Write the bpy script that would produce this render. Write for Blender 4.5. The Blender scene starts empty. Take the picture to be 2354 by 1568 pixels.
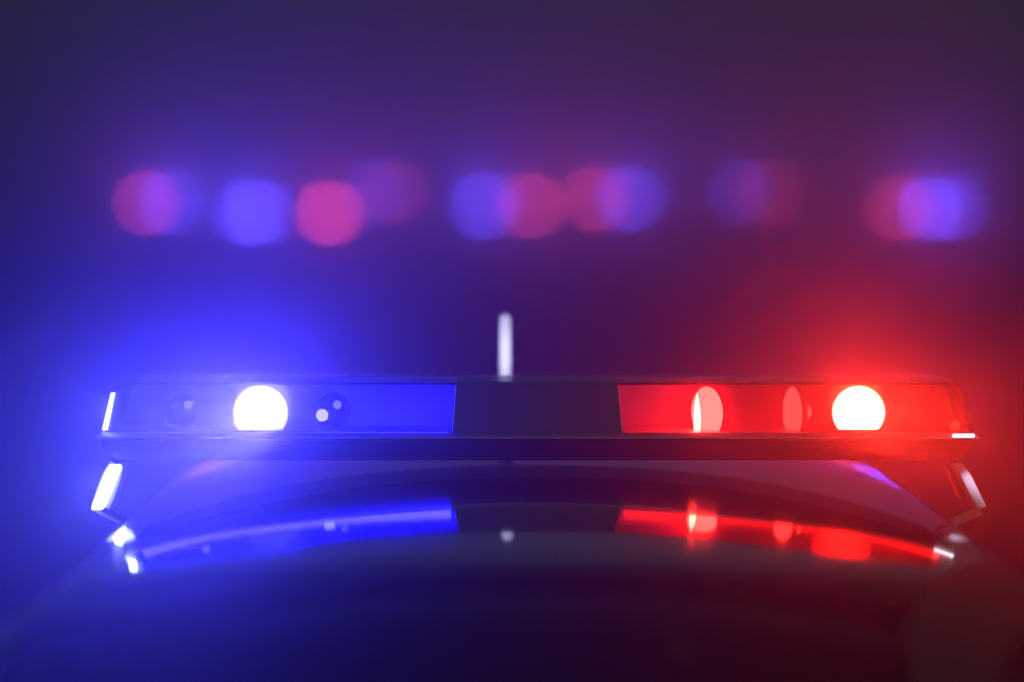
import bpy, bmesh, math, random
from mathutils import Vector, Matrix
R = math.radians
S = bpy.context.scene
COL = S.collection

# ---------------------------------------------------------------- camera, world, exposure
ZB = 1.60                      # height of the light bar's seam above the road
DIST = 5.0                     # camera to front of bar
PX = 1.02 / 1710.0             # metres per (2353-wide) picture pixel at the bar's front
def WX(px): return (px - 1232.0) * PX
def WZ(py): return ZB + (995.0 - py) * PX

cam_d = bpy.data.cameras.new('camera')
cam = bpy.data.objects.new('camera', cam_d); COL.objects.link(cam)
PITCH = R(1.9)
cam.location = (WX(1176.5), -DIST, WZ(784) + DIST * math.tan(PITCH))
cam.rotation_euler = (R(90) - PITCH, 0, 0)
cam_d.sensor_width = 36
cam_d.lens = 36.0 * (DIST / math.cos(PITCH)) / (2353 * PX)
cam_d.clip_start = 0.1; cam_d.clip_end = 2000
cam_d.dof.use_dof = True
cam_d.dof.focus_distance = DIST + 0.02
APERTURE = 0.107               # metres across
cam_d.dof.aperture_fstop = cam_d.lens / 1000.0 / APERTURE
cam_d.dof.aperture_blades = 8
cam_d.dof.aperture_rotation = R(22.5)
S.camera = cam

w = bpy.data.worlds.new("World"); S.world = w; w.use_nodes = True
nt = w.node_tree
sky = nt.nodes.new('ShaderNodeTexSky'); sky.sky_type = 'NISHITA'; sky.sun_disc = False
sky.sun_elevation = R(12); sky.sun_rotation = R(200)
nt.links.new(sky.outputs[0], nt.nodes['Background'].inputs[0])
nt.nodes['Background'].inputs[1].default_value = 0.0075

S.view_settings.view_transform = 'Standard'; S.view_settings.look = 'None'
S.view_settings.exposure = 0.0; S.view_settings.gamma = 1.0
S.cycles.use_denoising = True
S.cycles.denoiser = 'OPENIMAGEDENOISE'
S.cycles.volume_bounces = 0
S.cycles.max_bounces = 8
S.cycles.transparent_max_bounces = 24
S.cycles.use_adaptive_sampling = False
S.cycles.sample_clamp_direct = 0
S.cycles.sample_clamp_indirect = 4
S.cycles.caustics_reflective = False
S.cycles.caustics_refractive = False

# ---------------------------------------------------------------- helpers
def tag(o, label=None, cat=None, group=None, kind=None):
    if label: o['label'] = label
    if cat: o['category'] = cat
    if group: o['group'] = group
    if kind: o['kind'] = kind
    return o
def empty(name, loc):
    o = bpy.data.objects.new(name, None); COL.objects.link(o); o.location = loc
    bpy.context.view_layer.update()
    return o
def link(name, me, parent=None, loc=None, rot=None):
    o = bpy.data.objects.new(name, me); COL.objects.link(o)
    if parent is not None:
        o.parent = parent
    if loc is not None: o.location = loc
    if rot is not None: o.rotation_euler = rot
    return o
def finish(name, bm, mat, parent=None, smooth=True, loc=None, rot=None, normals=True):
    if normals: bmesh.ops.recalc_face_normals(bm, faces=bm.faces)
    me = bpy.data.meshes.new(name); bm.to_mesh(me); bm.free()
    if mat: me.materials.append(mat)
    for p in me.polygons: p.use_smooth = smooth
    if smooth:
        try: me.set_sharp_from_angle(angle=R(40))
        except Exception: pass
    return link(name, me, parent, loc, rot)
def box(bm, c, s, bevel=0.0, seg=2, rot=None):
    m = Matrix.Translation(c) @ (rot.to_4x4() if rot else Matrix.Identity(4)) @ Matrix.Diagonal((s[0], s[1], s[2], 1))
    r = bmesh.ops.create_cube(bm, size=1.0, matrix=m)
    if bevel > 0:
        es = list({e for v in r['verts'] for e in v.link_edges})
        bmesh.ops.bevel(bm, geom=es, offset=bevel, segments=seg, affect='EDGES', profile=0.6)
def lathe(bm, prof, n=32, axis='Z', mat=None):
    """prof: (radius, height) pairs turned round the axis"""
    rings = []
    for r, h in prof:
        ring = []
        for i in range(n):
            a = 2 * math.pi * i / n
            if axis == 'Z': v = Vector((r * math.cos(a), r * math.sin(a), h))
            else: v = Vector((r * math.cos(a), h, r * math.sin(a)))
            if mat: v = mat @ v
            ring.append(bm.verts.new(v))
        rings.append(ring)
    for a, b in zip(rings, rings[1:]):
        for i in range(n):
            bm.faces.new((a[i], a[(i + 1) % n], b[(i + 1) % n], b[i]))
    return rings
def grid(bm, rows, closed=False):
    vs = [[bm.verts.new(p) for p in r] for r in rows]
    for a, b in zip(vs, vs[1:]):
        n = len(a)
        for i in range(n if closed else n - 1):
            bm.faces.new((a[i], a[(i + 1) % n], b[(i + 1) % n], b[i]))
    return vs

def mat(name, col=(.5, .5, .5), rough=.5, metal=0., spec=.5, coat=0., noise=0., nscale=30., bump=0.):
    m = bpy.data.materials.new(name); m.use_nodes = True
    b = m.node_tree.nodes['Principled BSDF']; N = m.node_tree.nodes; L = m.node_tree.links
    b.inputs['Base Color'].default_value = (*col, 1); b.inputs['Roughness'].default_value = rough
    b.inputs['Metallic'].default_value = metal; b.inputs['Specular IOR Level'].default_value = spec
    b.inputs['Coat Weight'].default_value = coat
    b.inputs['Coat Roughness'].default_value = 0.03
    if noise or bump:
        tc = N.new('ShaderNodeTexCoord'); t = N.new('ShaderNodeTexNoise'); t.inputs['Scale'].default_value = nscale
        t.inputs['Detail'].default_value = 6
        L.new(tc.outputs['Object'], t.inputs['Vector'])
        if noise:
            mr = N.new('ShaderNodeMapRange'); mr.inputs['To Min'].default_value = max(0, rough - noise); mr.inputs['To Max'].default_value = rough + noise
            L.new(t.outputs['Fac'], mr.inputs['Value']); L.new(mr.outputs[0], b.inputs['Roughness'])
        if bump:
            bp = N.new('ShaderNodeBump'); bp.inputs['Strength'].default_value = bump; bp.inputs['Distance'].default_value = .002
            L.new(t.outputs['Fac'], bp.inputs['Height']); L.new(bp.outputs[0], b.inputs['Normal'])
    return m
def emat(name, col, strength):
    m = bpy.data.materials.new(name); m.use_nodes = True
    N = m.node_tree.nodes; L = m.node_tree.links; N.clear()
    e = N.new('ShaderNodeEmission'); e.inputs[0].default_value = (*col, 1); e.inputs[1].default_value = strength
    o = N.new('ShaderNodeOutputMaterial'); L.new(e.outputs[0], o.inputs['Surface'])
    return m
def lens_mat(name, tint, body, mixt=.25, rough=.08):
    """coloured clear plastic: tinted see-through, some scatter in the plastic, a glossy face"""
    m = bpy.data.materials.new(name); m.use_nodes = True
    N = m.node_tree.nodes; L = m.node_tree.links; N.clear()
    tr = N.new('ShaderNodeBsdfTransparent'); tr.inputs[0].default_value = (*tint, 1)
    tl = N.new('ShaderNodeBsdfTranslucent'); tl.inputs[0].default_value = (*body, 1)
    df = N.new('ShaderNodeBsdfDiffuse'); df.inputs[0].default_value = (*body, 1)
    a = N.new('ShaderNodeMixShader'); a.inputs[0].default_value = .4; L.new(tl.outputs[0], a.inputs[1]); L.new(df.outputs[0], a.inputs[2])
    b = N.new('ShaderNodeMixShader'); b.inputs[0].default_value = mixt; L.new(tr.outputs[0], b.inputs[1]); L.new(a.outputs[0], b.inputs[2])
    g = N.new('ShaderNodeBsdfGlossy'); g.inputs['Roughness'].default_value = rough
    fr = N.new('ShaderNodeFresnel'); fr.inputs[0].default_value = 1.45
    c = N.new('ShaderNodeMixShader'); L.new(fr.outputs[0], c.inputs[0]); L.new(b.outputs[0], c.inputs[1]); L.new(g.outputs[0], c.inputs[2])
    o = N.new('ShaderNodeOutputMaterial'); L.new(c.outputs[0], o.inputs['Surface'])
    return m
def arealight(name, parent, loc, rot, size, watts, col, spread=180, shape='DISK', size_y=None):
    d = bpy.data.lights.new(name, 'AREA'); d.shape = shape; d.size = size
    if size_y: d.size_y = size_y
    d.energy = watts; d.color = col; d.spread = R(spread)
    o = bpy.data.objects.new(name, d); COL.objects.link(o); o.parent = parent
    o.location = loc; o.rotation_euler = rot
    return o

def pointlight(name, parent, loc, watts, rad, col):
    d = bpy.data.lights.new(name, 'POINT'); d.energy = watts; d.color = col; d.shadow_soft_size = rad
    o = bpy.data.objects.new(name, d); COL.objects.link(o); o.parent = parent; o.location = loc
    return o

M = {}
M['paint'] = mat('black_car_paint', (.012, .012, .016), .10, 0, .5, 1.0, noise=.03, nscale=8)
M['rubber'] = mat('black_rubber', (.01, .01, .01), .6, bump=.2, nscale=200)
M['black'] = mat('black_plastic', (.02, .02, .024), .3)
M['smoke'] = mat('smoked_cover_plastic', (.18, .20, .24), .25)
M['flat_black'] = mat('flat_black_baffle', (.01, .01, .01), .9, spec=.1)
M['black_gloss'] = mat('gloss_black_housing', (.02, .02, .03), .12)
M['chrome'] = mat('brushed_steel', (.75, .76, .8), .2, 1.0, noise=.08, nscale=60)
M['trim'] = mat('satin_aluminium', (.7, .7, .74), .35, .4)
M['bracket'] = mat('satin_bracket_steel', (.8, .8, .84), .4, .5)
M['mirror'] = mat('mirror_reflector', (.85, .85, .88), .06, 1.0)
M['glass'] = lens_mat('windscreen_glass', (.82, .85, .86), (.6, .6, .6), .16, .03)
M['fabric'] = mat('grey_visor_fabric', (.22, .21, .24), .8, bump=.4, nscale=400)
M['cabin'] = mat('dark_cabin_trim', (.03, .03, .035), .7, noise=.1)
M['dash'] = mat('pale_grey_dashboard', (.4, .4, .42), .7, bump=.3, nscale=200)
M['sheet_pale'] = mat('pale_matte', (.3, .29, .3), .7)
M['asphalt'] = mat('asphalt', (.05, .05, .05), .8, bump=.6, nscale=120)
M['white'] = mat('white_fibreglass', (.8, .8, .82), .35)
M['panel'] = mat('satin_grey_panel', (.4, .4, .42), .5)
M['brass'] = mat('amber_anodised_strip', (.7, .3, .04), .3, .8)
M['blue_lens'] = lens_mat('blue_lens', (.20, .19, .99), (.03, .03, .95), .24)
M['red_lens'] = lens_mat('red_lens', (.99, .17, .13), (.85, .022, .014), .24)

exec_sections = True
# ---------------------------------------------------------------- ground
bm = bmesh.new()
grid(bm, [[Vector((x, y, 0)) for x in (-400, -40, 0, 40, 400)] for y in (-60, 0, 40, 120, 600)])
tag(finish('road', bm, M['asphalt']), kind='structure')

# ---------------------------------------------------------------- patrol car (roof, windscreen, visors, aerial)
TAU = [(-1.4, -2.5), (-.9, -1.5), (0, .70), (.3, .77), (.5, .77), (.65, .80), (.8, 2.0), (.95, 2.15), (1.05, 4.5), (1.15, 24), (1.25, 28), (3, 28)]
def tau(d):
    for (a, ta), (b, tb) in zip(TAU, TAU[1:]):
        if d <= b:
            return ta + (tb - ta) * (d - a) / (b - a)
    return 28
_prof = {}
def _build():
    z = 0; step = .005; d = 0
    _prof[0] = 0
    for i in range(1, 400):
        d += step; z -= math.tan(R(tau(d - step / 2))) * step; _prof[i] = z
    z = 0; d = 0
    for i in range(1, 400):
        d -= step; z += math.tan(R(tau(d + step / 2))) * step; _prof[-i] = z
_build()
def prof(d):
    f = d / .005; i = math.floor(f); t = f - i
    i = max(-398, min(397, i))
    return _prof[i] * (1 - t) + _prof[i + 1] * t
ROOF0 = ZB - .0523
def roofz(x, d):
    return ROOF0 + prof(d + .351 * x * x) - .106 * x * x - .118 * x ** 4 - 5.0 * max(0, abs(x) - .505) ** 2 * max(0, min(1, (1.08 - d) / .2))
GL0 = 1.13                       # where the roof panel ends and the windscreen begins
car = empty('patrol_car', (0, 0.9, 0))
tag(car, 'dark glossy patrol car seen from the front, its roof and windscreen under the light bar', 'car')
def cl(v): return Vector(v) - car.location
def halfw(d):                   # half width of roof / screen
    return .585 + .02 * max(0, -d) + (.25 * max(0, d - .9))
bm = bmesh.new(); rows = []
N = 130
ds = [-1.35 + (GL0 - .01 + 1.35) * i / N for i in range(N + 1)]
for d in ds:
    hw = halfw(d); row = []
    # side fall
    prof_side = [(0.0, 0), (.012, -.006), (.022, -.018), (.03, -.05), (.05, -.12)]
    for dx, dz in reversed(prof_side[1:]): row.append(cl((-hw - dx, -d, roofz(hw, d) + dz)))
    for i in range(61):
        x = -hw + 2 * hw * i / 60; row.append(cl((x, -(d - .0), roofz(x, d))))
    for dx, dz in prof_side[1:]: row.append(cl((hw + dx, -d, roofz(hw, d) + dz)))
    rows.append(row)
grid(bm, rows)
ro = finish('roof', bm, M['paint'], car)
so = ro.modifiers.new('thick', 'SOLIDIFY'); so.thickness = .004; so.offset = -1
# windscreen
bm = bmesh.new(); rows = []
for i in range(25):
    d = GL0 + (1.95 - GL0) * i / 24; hw = halfw(d) - .012
    rows.append([cl((-hw + 2 * hw * k / 40, -d, roofz(-hw + 2 * hw * k / 40, d) - .003)) for k in range(41)])
grid(bm, rows)
ws = finish('windscreen', bm, M['glass'], car)
so = ws.modifiers.new('thick', 'SOLIDIFY'); so.thickness = .005; so.offset = -1
# black ceramic band / seal along the screen's top edge
bm = bmesh.new(); rows = []
for d, dz in ((GL0 - .012, -.008), (GL0 - .012, .001), (GL0 + .002, .001), (GL0 + .002, -.008)):
    hw = halfw(GL0); rows.append([cl((-hw + 2 * hw * k / 40, -d, roofz(-hw + 2 * hw * k / 40, d) + dz)) for k in range(41)])
grid(bm, rows); finish('screen_seal', bm, M['rubber'], car)
# pillars
for s in (-1, 1):
    bm = bmesh.new(); rows = []
    for i in range(17):
        d = 1.1 + (2.0 - 1.1) * i / 16; hw = halfw(d)
        z = roofz(hw, d)
        rows.append([cl((s * (hw + dx), -d + dy, z + dz)) for dx, dy, dz in ((-.02, 0, -.002), (0, 0, .004), (.03, .01, 0), (.055, .04, -.02), (.06, .09, -.06), (.0, .06, -.06))])
    grid(bm, rows, True); finish('pillar', bm, M['paint'], car)
    # side door with window, shoulder and sill
    bm = bmesh.new()
    rows = []
    for y in (-1.3, -.6, .0, .9, 1.5):
        rows.append([cl((s * x, y, z)) for x, z in ((.72, 1.06), (.86, 1.02), (.90, .9), (.90, .5), (.86, .28))])
    grid(bm, rows); finish('door', bm, M['paint'], car)
    bm = bmesh.new()
    rows = [[cl((s * .62, y, roofz(.6, -y) - .09)), cl((s * .73, y, 1.07))] for y in (-1.15, -.6, .0, .9, 1.35)]
    grid(bm, rows); finish('side_window', bm, M['glass'], car)
# bonnet, wings, front
bm = bmesh.new(); rows = []
for i in range(21):
    t = i / 20; y = -1.92 - 1.1 * t
    zc = 1.12 - .16 * t - .10 * t ** 4
    rows.append([cl((x, y, zc - .05 * (x / .88) ** 2 - .35 * max(0, abs(x) - .82) * 4)) for x in [-.9 + 1.8 * k / 36 for k in range(37)]])
rows.append([p + Vector((0, -.04, -.25)) for p in rows[-1]]); rows.append([p + Vector((0, .0, -.3)) for p in rows[-1]])
grid(bm, rows); finish('bonnet', bm, M['paint'], car)
bm = bmesh.new(); box(bm, cl((0, -1.62, 1.10)), (1.5, .55, .10), .03); finish('dashboard', bm, M['dash'], car)
bm = bmesh.new(); box(bm, cl((0, .6, .75)), (1.4, 2.0, .1), .02)
finish('cabin_floor', bm, M['cabin'], car)
# dark and pale matte sheets added on the screen for their tone, and a small bent mount
def on_glass(px, py):
    dx = WX(px) - cam.location.x; dz = WZ(py) - cam.location.z
    lo, hi = .4, .95
    for _ in range(40):
        t = (lo + hi) / 2
        x = cam.location.x + dx * t; z = cam.location.z + dz * t; d = DIST * (1 - t)
        if z > roofz(x, d): lo = t
        else: hi = t
    return x, d
def sheet(name, px0, px1, py0, m, dlen, lift=.0015, thick=.002):
    x0, d0 = on_glass(px0, py0); x1, d1 = on_glass(px1, py0)
    bm = bmesh.new(); rows = []
    for j in range(9):
        row = []
        for k in range(25):
            x = x0 + (x1 - x0) * k / 24; d = d0 + (d1 - d0) * k / 24 + dlen * j / 8
            row.append(cl((x, -d, roofz(x, d) - .003 + lift + .003)))
        rows.append(row)
    grid(bm, rows); o = finish(name, bm, m, car)
    so = o.modifiers.new('thick', 'SOLIDIFY'); so.thickness = thick; so.offset = 1
    return o
sheet('dark_sheet', 60, 868, 1452, M['cabin'], .45)
sheet('pale_sheet', 2080, 2500, 1447, M['sheet_pale'], .3)
bm = bmesh.new(); last = None
pts = []
for px, py in ((1552, 1460), (1563, 1480), (1566, 1505), (1565, 1540)):
    x, d = on_glass(px, py); pts.append(Vector((x, -d, roofz(x, d) + .006)))
rows = []
for k, p in enumerate(pts):
    rows.append([cl(p + Vector((.0035 * math.cos(a), .002 * math.sin(a), .003 * math.sin(a)))) for a in [2 * math.pi * i / 8 for i in range(8)]])
vs = grid(bm, rows, True); bm.faces.new(vs[0]); bm.faces.new(vs[-1])
finish('mirror_mount', bm, M['fabric'], car)
# wheels so the car stands on the road
for s in (-1, 1):
    for y in (-2.45, .95):
        wm = Matrix.Translation((0, 0, 0)) @ Matrix.Rotation(R(90), 4, 'Z')
        bm = bmesh.new(); lathe(bm, [(.20, -.1), (.31, -.11), (.335, -.08), (.335, .08), (.31, .11), (.20, .1)], 36, 'Y', wm)
        wh = finish('wheel', bm, M['rubber'], car, loc=cl((s * .78, y, .335)))
        bm = bmesh.new(); lathe(bm, [(.02, -.05), (.08, -.06), (.19, -.09), (.20, -.1), (.20, .1), (.19, .09), (.08, .06), (.02, .05)], 24, 'Y', wm)
        finish('rim', bm, M['trim'], wh)
# aerial
ax = cam.location.x + (WX(1161) - cam.location.x) * (DIST + .45) / DIST
zt = cam.location.z + (WZ(716) - cam.location.z) * (DIST + .45) / DIST
zr = roofz(ax, -.45)
rr = .0093 * 1.09
bm = bmesh.new()
H = zt - zr
pr = [(rr * 1.9, 0), (rr * 1.9, .012), (rr, .02), (rr, H - rr)] + [(rr * math.cos(a), H - rr + rr * math.sin(a)) for a in (.4, .8, 1.2, 1.5)]
lathe(bm, pr, 24); an = finish('aerial', bm, M['white'], car, loc=cl((ax, .45, zr)))
zk = cam.location.z + (WZ(830) - cam.location.z) * (DIST + .45) / DIST
bm = bmesh.new(); lathe(bm, [(rr, -.010), (rr * 1.04, -.008), (rr * 1.05, .008), (rr, .010)], 24)
finish('ghost_ring', bm, M['white'], an, loc=(0, 0, zk - zr))  # added ring standing in for a lens ghost

# ---------------------------------------------------------------- light bar
bar = empty('emergency_light_bar', (0, 0.14, ROOF0))
tag(bar, 'long roof light bar, blue lens left, red lens right, dark middle', 'light bar')
def bl(v): return Vector(v) - bar.location
XL, XR = WX(216), WX(2252)      # ends at the seam
YF, YB = 0.0, 0.27
HD = (995 - 874) * PX           # dome height
def section(z_h, yin, nr=6, r=.0055):
    """half profile of the dome, front foot up and over to rear foot: (y, z)"""
    f = .006; lean = .012
    pts = [(YF + f + yin + lean * k / 12, z_h * .88 * k / 12) for k in (0, .15, .6, 3, 6, 9, 11)]
    top = z_h; yf = YF + f + yin + lean; yb = YB - f - yin - lean
    r = min(r, z_h * .5)
    for i in range(nr + 1):
        a = math.pi - (math.pi / 2) * i / nr
        pts.append((yf + r + r * math.cos(a), top - .004 - r + r * math.sin(a)))
    pts.append(((yf + yb) / 2, top))
    for i in range(nr + 1):
        a = math.pi / 2 - (math.pi / 2) * i / nr
        pts.append((yb - r + r * math.cos(a), top - .004 - r + r * math.sin(a)))
    pts += [(YB - f - yin - lean * k / 12, z_h * .88 * k / 12) for k in (11, 6, .6, .15, 0)]
    return pts
def dome(name, m, xa, xat, xb, xbt, round_a=False, round_b=False, thick=.003, inset=0.):
    """xa/xat: x of the left end at the seam / at the top, xb/xbt likewise right"""
    st = []
    K = 8; Rr = .020
    n = 14
    seq = []
    if round_a:
        for i in range(K):
            a = (math.pi / 2) * i / K
            seq.append((0, Rr * (1 - math.sin(a)) if i else Rr, Rr * (1 - math.cos(a))))
    us = []
    # each station: (base x, shift in x, height loss)
    if round_a: us += [(0, Rr * (1 - math.cos(math.pi / 2 * i / K)), Rr * (1 - math.sin(math.pi / 2 * i / K))) for i in range(K)]
    mids = [(i / n) for i in range(n + 1)]
    us += [(t, None, 0) for t in mids]
    if round_b: us += [(1, -Rr * (1 - math.cos(math.pi / 2 * i / K)), Rr * (1 - math.sin(math.pi / 2 * i / K))) for i in reversed(range(K))]
    bm = bmesh.new(); rows = []
    a0 = Rr if round_a else 0; b0 = Rr if round_b else 0
    for t, dx, loss in us:
        pts = section(HD - inset - loss, loss * .6)
        row = []
        for (y, z) in pts:
            k = z / HD
            L_ = xa + (xat - xa) * k; Rg = xb + (xbt - xb) * k
            if dx is None: x = (L_ + a0) + (Rg - b0 - L_ - a0) * t
            elif t == 0: x = L_ + dx
            else: x = Rg + dx
            row.append(bl((x, y, ZB + z)))
        rows.append(row)
    vs = grid(bm, rows)
    if round_a: bm.faces.new(vs[0])
    if round_b: bm.faces.new(list(reversed(vs[-1])))
    o = finish(name, bm, m, bar)
    if thick:
        so = o.modifiers.new('thick', 'SOLIDIFY'); so.thickness = thick; so.offset = -1
        es = o.modifiers.new('split', 'EDGE_SPLIT'); es.split_angle = R(35)
    return o
b1, b1t = WX(1039), WX(1048); r1, r1t = WX(1431), WX(1419)
dome('blue_lens', M['blue_lens'], XL + .012, WX(252), b1, b1t, True, False)
dome('middle_cover', M['smoke'], b1 + .0002, b1t + .0002, r1 - .0002, r1t - .0002, inset=.0)
dome('red_lens', M['red_lens'], r1, r1t, XR - .006, WX(2214), False, True)
# seam trim
bm = bmesh.new(); rows = []
for (z, i) in ((ZB - .0001, .012), (ZB - .0005, .008), (ZB - .0058, .0), (ZB - .0075, .0), (ZB - .0085, .002), (ZB - .0085, .02)):
    e = i - .004
    rows.append([bl(p) for p in ((XL + i, YF + e, z), (XR - i, YF + e, z), (XR - i, YB - e, z), (XL + i, YB - e, z))])
vs = grid(bm, rows, True); bm.faces.new(vs[-1]); bm.faces.new(vs[0])
finish('seam_trim', bm, M['trim'], bar)
# base tray, slightly inset
bm = bmesh.new(); zc0, zc1 = ZB - .0088, ZB - .040
rows = []
for (z, i) in ((zc0, .008), (zc0 - .012, .010), (zc1 + .008, .018), (zc1, .026)):
    rows.append([bl(p) for p in ((XL + i, YF + i, z), (XR - i, YF + i, z), (XR - i, YB - i, z), (XL + i, YB - i, z))])
vs = grid(bm, rows, True); bm.faces.new(vs[-1]); bm.faces.new(vs[0])
bmesh.ops.bevel(bm, geom=[e for e in bm.edges], offset=.0025, segments=2, affect='EDGES')
finish('base_tray', bm, M['black'], bar)
# inner deck (mirror-ish tray floor inside the lens)
bm = bmesh.new(); box(bm, bl(((XL + XR) / 2, (YF + YB) / 2 + .03, ZB - .0018)), (XR - XL - .06, YB - YF - .09, .002))
finish('deck', bm, M['trim'], bar, smooth=False)
bm = bmesh.new()
grid(bm, [[bl(p) for p in ((XL + .022, y, ZB + .0003), (XR - .011, y, ZB + .0003), (XR - .024, y, ZB + .046), (XR - .032, y, ZB + .060), (XL + .040, y, ZB + .060), (XL + .030, y, ZB + .046))] for y in (.168, .172)], True)
bm.verts.ensure_lookup_table(); bm.faces.new(bm.verts[:6]); bm.faces.new(bm.verts[6:])
finish('back_panel', bm, M['panel'], bar, smooth=False)

RD = 62.5 * PX
E_main = emat('lamp_core', (1, .98, .96), 42)
E_side = emat('lamp_side_glow', (1, .85, 1.25), 24)
E_dim = emat('lamp_dim_glow', (1, .7, 1.05), 8)
def rotator(px, py, r, yaw, em, lit=True):
    """parabolic dish lamp: reflector shell, bezel, bulb disc; faces -y at yaw 0"""
    e_loc = bl((cam.location.x + (WX(px) - cam.location.x) * 1.015, .075, WZ(py)))
    bm = bmesh.new()
    prf = [(r * math.sqrt(t), .034 * (1 - t)) for t in (0.004, .03, .1, .2, .35, .5, .7, .85, 1)]
    lathe(bm, prf, 40, 'Y'); lathe(bm, [(r, 0), (r * 1.03, -.002), (r * 1.05, 0), (r * 1.03, .004)], 40, 'Y')
    ref = finish('reflector', bm, M['mirror'] if lit and abs(yaw) < 10 else M['black_gloss'], bar, loc=e_loc, rot=(0, 0, R(yaw)))
    if lit:
        bm = bmesh.new()
        rings = lathe(bm, [(r * .2, .001), (r * .6, .0008), (r * .985, .0005)], 32, 'Y'); bm.faces.new(rings[0])
        finish('lamp_glass', bm, em, ref)
    return ref
E_red = emat('red_lamp_core', (1, 1, 1.2), 105)
ref_b = rotator(598, 957, RD, 0, E_main)
ref_r = rotator(1973, 954, RD * .96, 0, E_red)
for px, py, ref in ((598, 957, ref_b), (1973, 954, ref_r)):  # added slats that keep each lamp's reflection off the roof
    bm = bmesh.new()
    for k in range(-12, 13):
        h = math.sqrt(max(0, (RD * 1.02) ** 2 - (k * .003) ** 2))
        if h > .008: box(bm, (0, -.014, k * .003), (2 * h, .018, .0002), rot=Matrix.Rotation(R(-3.5), 3, 'X'))
    tag(finish('added_baffle', bm, M['flat_black'], ref, smooth=False), kind='stuff')
rotator(412, 950, RD * .66, 168, None, False)
rotator(765, 950, RD * .66, 205, None, False)
rotator(1625, 955, RD * .97, -54, E_side)
rotator(1822, 955, RD * .95, -70, E_dim)
bm = bmesh.new(); rings = lathe(bm, [(.0004, .052), (.002, .044), (.0042, .03), (.0048, .018), (.0045, .001)], 16); bm.faces.new(rings[0]); bm.faces.new(rings[-1])
finish('bulb_tube', bm, emat('bulb_tube_glow', (1, .97, 1.1), 110), bar, loc=bl((WX(1606), .045, ZB)))
# small bright spot beside the rear-facing blue reflector
bm = bmesh.new(); rings = lathe(bm, [(.004, 0), (.0075, .001), (.0085, .004)], 20, 'Y'); bm.faces.new(rings[0])
finish('small_bulb', bm, emat('small_bulb_glow', (1, 1, 1), 30), bar, loc=bl((WX(737), .03, WZ(958))))
for px in (427, 772):  # glowing discs painted in as glints on the dark dishes
    bm = bmesh.new(); rings = lathe(bm, [(.003, 0), (.005, .001), (.006, .004)], 10, 'Y'); bm.faces.new(rings[0])
    finish('glint_bead', bm, emat('glint_glow', (1, 1, 1), 9), bar, loc=bl((WX(px), .03, WZ(934))))

SPREAD = 9; TILT = 1.5; BM = 4.2; RM = 2.0; STRIP = 1.0
# the lamps' own light: beams towards the front
BN, BWD, RN, RWD = 0.62, 0.6, 0.18, 0.2
for nm, px, py, rad, n_, w_ in (('blue', 598, 949, RD, BN, BWD), ('red', 1973, 946, RD * .95, RN, RWD)):
    # a narrow beam aimed a little above level, and the dish's weak wide spill
    arealight(nm + '_beam', bar, bl((WX(px), .040, WZ(py))), (R(-90 - TILT), 0, 0), rad * 1.9, n_, (1, .98, .97), SPREAD)
    arealight(nm + '_spill', bar, bl((WX(px), .041, WZ(py))), (R(-90 - 36), 0, 0), rad * 1.7, w_, (1, .98, .97), 68)
# the rotating dishes' upward sweep, and the weaker turned-away red dish
arealight('blue_sweep', bar, bl((WX(598), .042, WZ(949))), (R(-90 - 22), 0, R(9)), RD * 1.7, BM, (1, .98, .97), 52)
arealight('red_sweep', bar, bl((WX(1973), .042, WZ(946))), (R(-90 - 22), 0, R(0)), RD * 1.7, RM, (1, .9, .7), 56)
arealight('dish_glow', bar, bl((WX(1625), .030, WZ(950))), (R(-92), 0, 0), RD, .007, (1, .98, .97), 12)
# unseen strips added to light the coloured plastic from inside
for x0, x1, n_, lc in ((275, 1030, 2.6, (.2, .18, 1)), (1440, 2215, .13, (1, .3, .24))):
    arealight('lens_fill', bar, bl((WX((x0 + x1) / 2), .030, ZB + .009)), (R(-135), 0, 0), (x1 - x0) * PX, n_ * STRIP, lc, 180, 'RECTANGLE', .032)
    arealight('panel_fill', bar, bl((WX((x0 + x1) / 2), .10, ZB + .006)), (R(130), 0, 0), (x1 - x0) * PX, n_ * .9, lc, 180, 'RECTANGLE', .008)
# unseen light added behind the bar to brighten the aerial
arealight('aerial_fill', bar, bl((ax - .0, YB + .012, ZB + .045)), (R(112), 0, 0), .03, .062, (.66, .62, 1), 60)
# white alley lamp in the blue end
bm = bmesh.new()
rows = []
for t in (0, .25, .5, .75, 1):
    py = 990 - 86 * t; px = 238 + 19 * t; hw = 7 * PX * (1 - .25 * t)
    rows.append([bl((WX(px) - hw, .012, WZ(py))), bl((WX(px) - hw * .5, .004, WZ(py))), bl((WX(px) + hw * .5, .004, WZ(py))), bl((WX(px) + hw, .012, WZ(py))), bl((WX(px), .05, WZ(py)))])
vs = grid(bm, rows, True); bm.faces.new(vs[0]); bm.faces.new(vs[-1])
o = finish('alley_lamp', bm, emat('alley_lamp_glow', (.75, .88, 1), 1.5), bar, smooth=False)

arealight('left_bracket_fill', bar, bl((WX(290), .0, ZB - .044)), (R(-4), R(70), 0), .008, .03, (.75, .88, 1), 50)  # unseen light added under the tray for the left bracket
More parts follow.
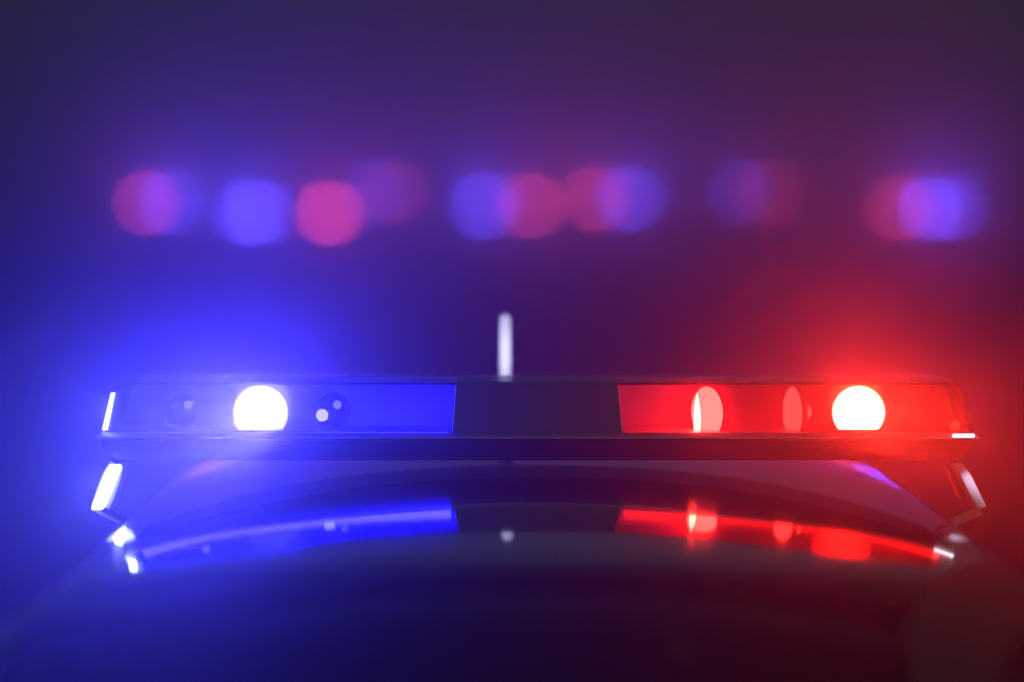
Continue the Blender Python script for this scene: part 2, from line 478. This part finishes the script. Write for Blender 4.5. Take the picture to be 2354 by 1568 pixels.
# glowing cover added over the blue end's strap to paint in its glare
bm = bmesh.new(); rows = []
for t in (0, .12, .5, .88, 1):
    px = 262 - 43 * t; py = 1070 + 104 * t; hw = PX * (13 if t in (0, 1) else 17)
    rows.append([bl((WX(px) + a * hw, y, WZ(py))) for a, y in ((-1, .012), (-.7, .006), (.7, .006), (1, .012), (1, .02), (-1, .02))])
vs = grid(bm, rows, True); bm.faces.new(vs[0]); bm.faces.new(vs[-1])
finish('strap_glare', bm, emat('strap_glare_glow', (.78, .88, 1), 1.6), bar)
arealight('strap_halo', bar, bl((WX(240), .003, WZ(1122))), (R(-92), 0, 0), .018, .022, (.30, .36, 1), 40)  # unseen light added for a haze halo at the strap
arealight('alley_halo', bar, bl((WX(246), .0, WZ(945))), (R(-92), 0, 0), .012, .006, (.30, .36, 1), 30)
# glowing block painting in a glint on the trim at the red end
bm = bmesh.new(); box(bm, (0, 0, 0), (50 * PX, .006, 7 * PX), .0018, 3)
finish('trim_glint', bm, emat('trim_glint_glow', (.95, .85, 1), 3.0), bar, loc=bl((WX(2214), -.0045, WZ(1001))))
arealight('right_bracket_fill', bar, bl((WX(2150), -.0, ZB - .050)), (R(-4), R(-74), 0), .008, .09, (.8, .7, 1), 60)  # unseen light added to brighten the right bracket
bm = bmesh.new(); rings = lathe(bm, [(.003, 0), (.006, .001), (.008, .004)], 10, 'Y'); bm.faces.new(rings[0])
finish('glint_bead', bm, emat('corner_glint_glow', (1, .8, .7), 3), bar, loc=bl((WX(2200), .02, WZ(981))))  # painted-in glint at the red lens corner
# mounting brackets hooked over the roof gutter
def bracket(pts, ts, m, y0, y1):
    """a bent strap following pts (picture points), extruded front to back"""
    P = [Vector((WX(a), WZ(b))) for a, b in pts]
    nrm = []
    for i in range(len(P)):
        a = P[max(0, i - 1)]; b = P[min(len(P) - 1, i + 1)]; d = (b - a).normalized(); nrm.append(Vector((-d.y, d.x)))
    bm = bmesh.new(); rows = []
    for y, ins in ((y0, .001), (y0 + .001, 0), (y1, 0)):
        ring = [P[i] + nrm[i] * (ts[i] - ins * .4) for i in range(len(P))] + [P[i] - nrm[i] * (ts[i] - ins * .4) for i in reversed(range(len(P)))]
        rows.append([bl((q.x, y, q.y)) for q in ring])
    vs = grid(bm, rows, True); bm.faces.new(vs[0]); bm.faces.new(list(reversed(vs[-1])))
    return finish('bracket', bm, m, bar)
bracket([(256, 1066), (243, 1090), (226, 1130), (211, 1176)], [.0055, .0065, .0065, .0045], M['bracket'], .02, .09)
bracket([(272, 1074), (264, 1110), (248, 1150), (238, 1172)], [.0035, .004, .005, .0045], M['bracket'], .025, .09)
bracket([(204, 1172), (248, 1196), (284, 1214), (294, 1217)], [.0020, .0018, .0016, .0030], M['bracket'], .02, .03)
bracket([(242, 1170), (272, 1188), (304, 1207)], [.0014, .0014, .0014], M['black'], .03, .04)
bracket([(2208, 1069), (2230, 1105), (2262, 1172)], [.006, .0065, .0070], M['bracket'], .02, .09)
bracket([(2190, 1071), (2203, 1068), (2212, 1065)], [.0012, .0018, .0012], M['bracket'], .018, .09)
bracket([(2262, 1178), (2222, 1196), (2180, 1214)], [.0068, .0062, .0055], M['bracket'], .03, .05)
bracket([(2160, 1216), (2176, 1225)], [.0025, .0025], M['bracket'], .03, .06)
bracket([(2182, 1078), (2214, 1150)], [.0012, .0012], M['brass'], .03, .06)
# ---------------------------------------------------------------- far light bars on masts, out of focus behind
FAR_D = 45.0
def far_pt(px, py, y=FAR_D):
    k = (y - cam.location.y) / DIST
    # the picture point's direction from the camera, run out to depth y
    return Vector((cam.location.x + (WX(px) - cam.location.x) * k, y, cam.location.z + (WZ(py) - cam.location.z) * k))
BLUE = (.09, .06, 1.0); RED = (1.0, .06, .16)
def far_bar(lamps, label, y=FAR_D):
    cx = sum(l[0] for l in lamps) / len(lamps); cy = sum(l[1] for l in lamps) / len(lamps)
    c = far_pt(cx, cy, y)
    t = empty('distant_light_bar', (c.x, c.y, 0)); tag(t, label, 'light bar', 'far light bars glowing out of focus')
    def loc(v): return Vector(v) - t.location
    ps = [far_pt(l[0], l[1], y) for l in lamps]
    x0 = min(p.x for p in ps) - .12; x1 = max(p.x for p in ps) + .12
    bm = bmesh.new(); box(bm, loc(((x0 + x1) / 2, y + .1, c.z - .12)), (x1 - x0, .12, .05), .01)
    finish('base_tray', bm, M['black'], t)
    bm = bmesh.new(); lathe(bm, [(.12, 0), (.12, .02), (.03, .04), (.025, c.z - .14)], 16)
    finish('mast', bm, M['black'], t, loc=(0, .1, 0))
    for (px, py, wpx, hpx, kind, st), p in zip(lamps, ps):
        wm, hm = wpx * PX * (y + DIST) / DIST, hpx * PX * (y + DIST) / DIST
        bm = bmesh.new(); box(bm, (0, 0, 0), (wm, .06, hm), min(wm, hm) * .25, 3)
        finish(kind + '_lamp', bm, emat(kind + '_far_glow', BLUE if kind == 'blue' else RED, st * 2.9), t, loc=p - t.location)
        f = min(1, max(0, px / 2353))
        wt = st * FARW * (.86 * (1.25 - .75 * f) if kind == 'blue' else (.14 + .38 * f))
        arealight(kind + '_light', t, p - t.location + Vector((0, -.04, .0)), (R(-90 - 30), 0, 0), .10, wt, BLUE if kind == 'blue' else RED, 72)
FARW = 1.65
far_bar([(340, 467, 28, 10, 'red', 7), (398, 466, 24, 9, 'blue', 8)], 'far blurred light bar at the left end of the row, red disc left overlapping blue', 45)
far_bar([(582, 490, 62, 11, 'blue', 11), (757, 490, 40, 11, 'red', 9)], 'far blurred light bar above the glaring blue lamp, wide blue disc left of pink one', 43)
far_bar([(860, 443, 50, 9, 'blue', 3.4), (905, 443, 50, 9, 'red', 2.2)], 'faintest far blurred light bar, dim violet discs just left of the mast', 52)
far_bar([(1112, 474, 26, 10, 'blue', 11), (1222, 474, 34, 10, 'red', 6)], 'far blurred light bar straight above the white mast, blue disc left of red', 45)
far_bar([(1368, 458, 40, 9, 'red', 5), (1447, 458, 34, 9, 'blue', 9)], 'far blurred light bar right of the white mast, red disc left of blue', 47)
far_bar([(1698, 443, 24, 9, 'blue', 5), (1766, 443, 30, 9, 'red', 2.6)], 'dim far blurred light bar above the red lens, dark blue disc left of maroon', 52)
far_bar([(2068, 480, 44, 10, 'red', 4), (2138, 480, 24, 10, 'blue', 15), (2190, 480, 36, 10, 'blue', 6)], 'far blurred light bar at the right end of the row, violet disc over red', 45)

# ---------------------------------------------------------------- haze
bm = bmesh.new(); box(bm, (0, 65, 5), (160, 160, 12))
m = bpy.data.materials.new('night_haze'); m.use_nodes = True
N_ = m.node_tree.nodes; N_.clear(); v = N_.new('ShaderNodeVolumePrincipled'); oo = N_.new('ShaderNodeOutputMaterial')
v.inputs['Color'].default_value = (.95, .95, .97, 1); v.inputs['Density'].default_value = .016; v.inputs['Anisotropy'].default_value = .945
m.node_tree.links.new(v.outputs[0], oo.inputs['Volume'])
hz = finish('haze', bm, m, smooth=False); tag(hz, kind='stuff')
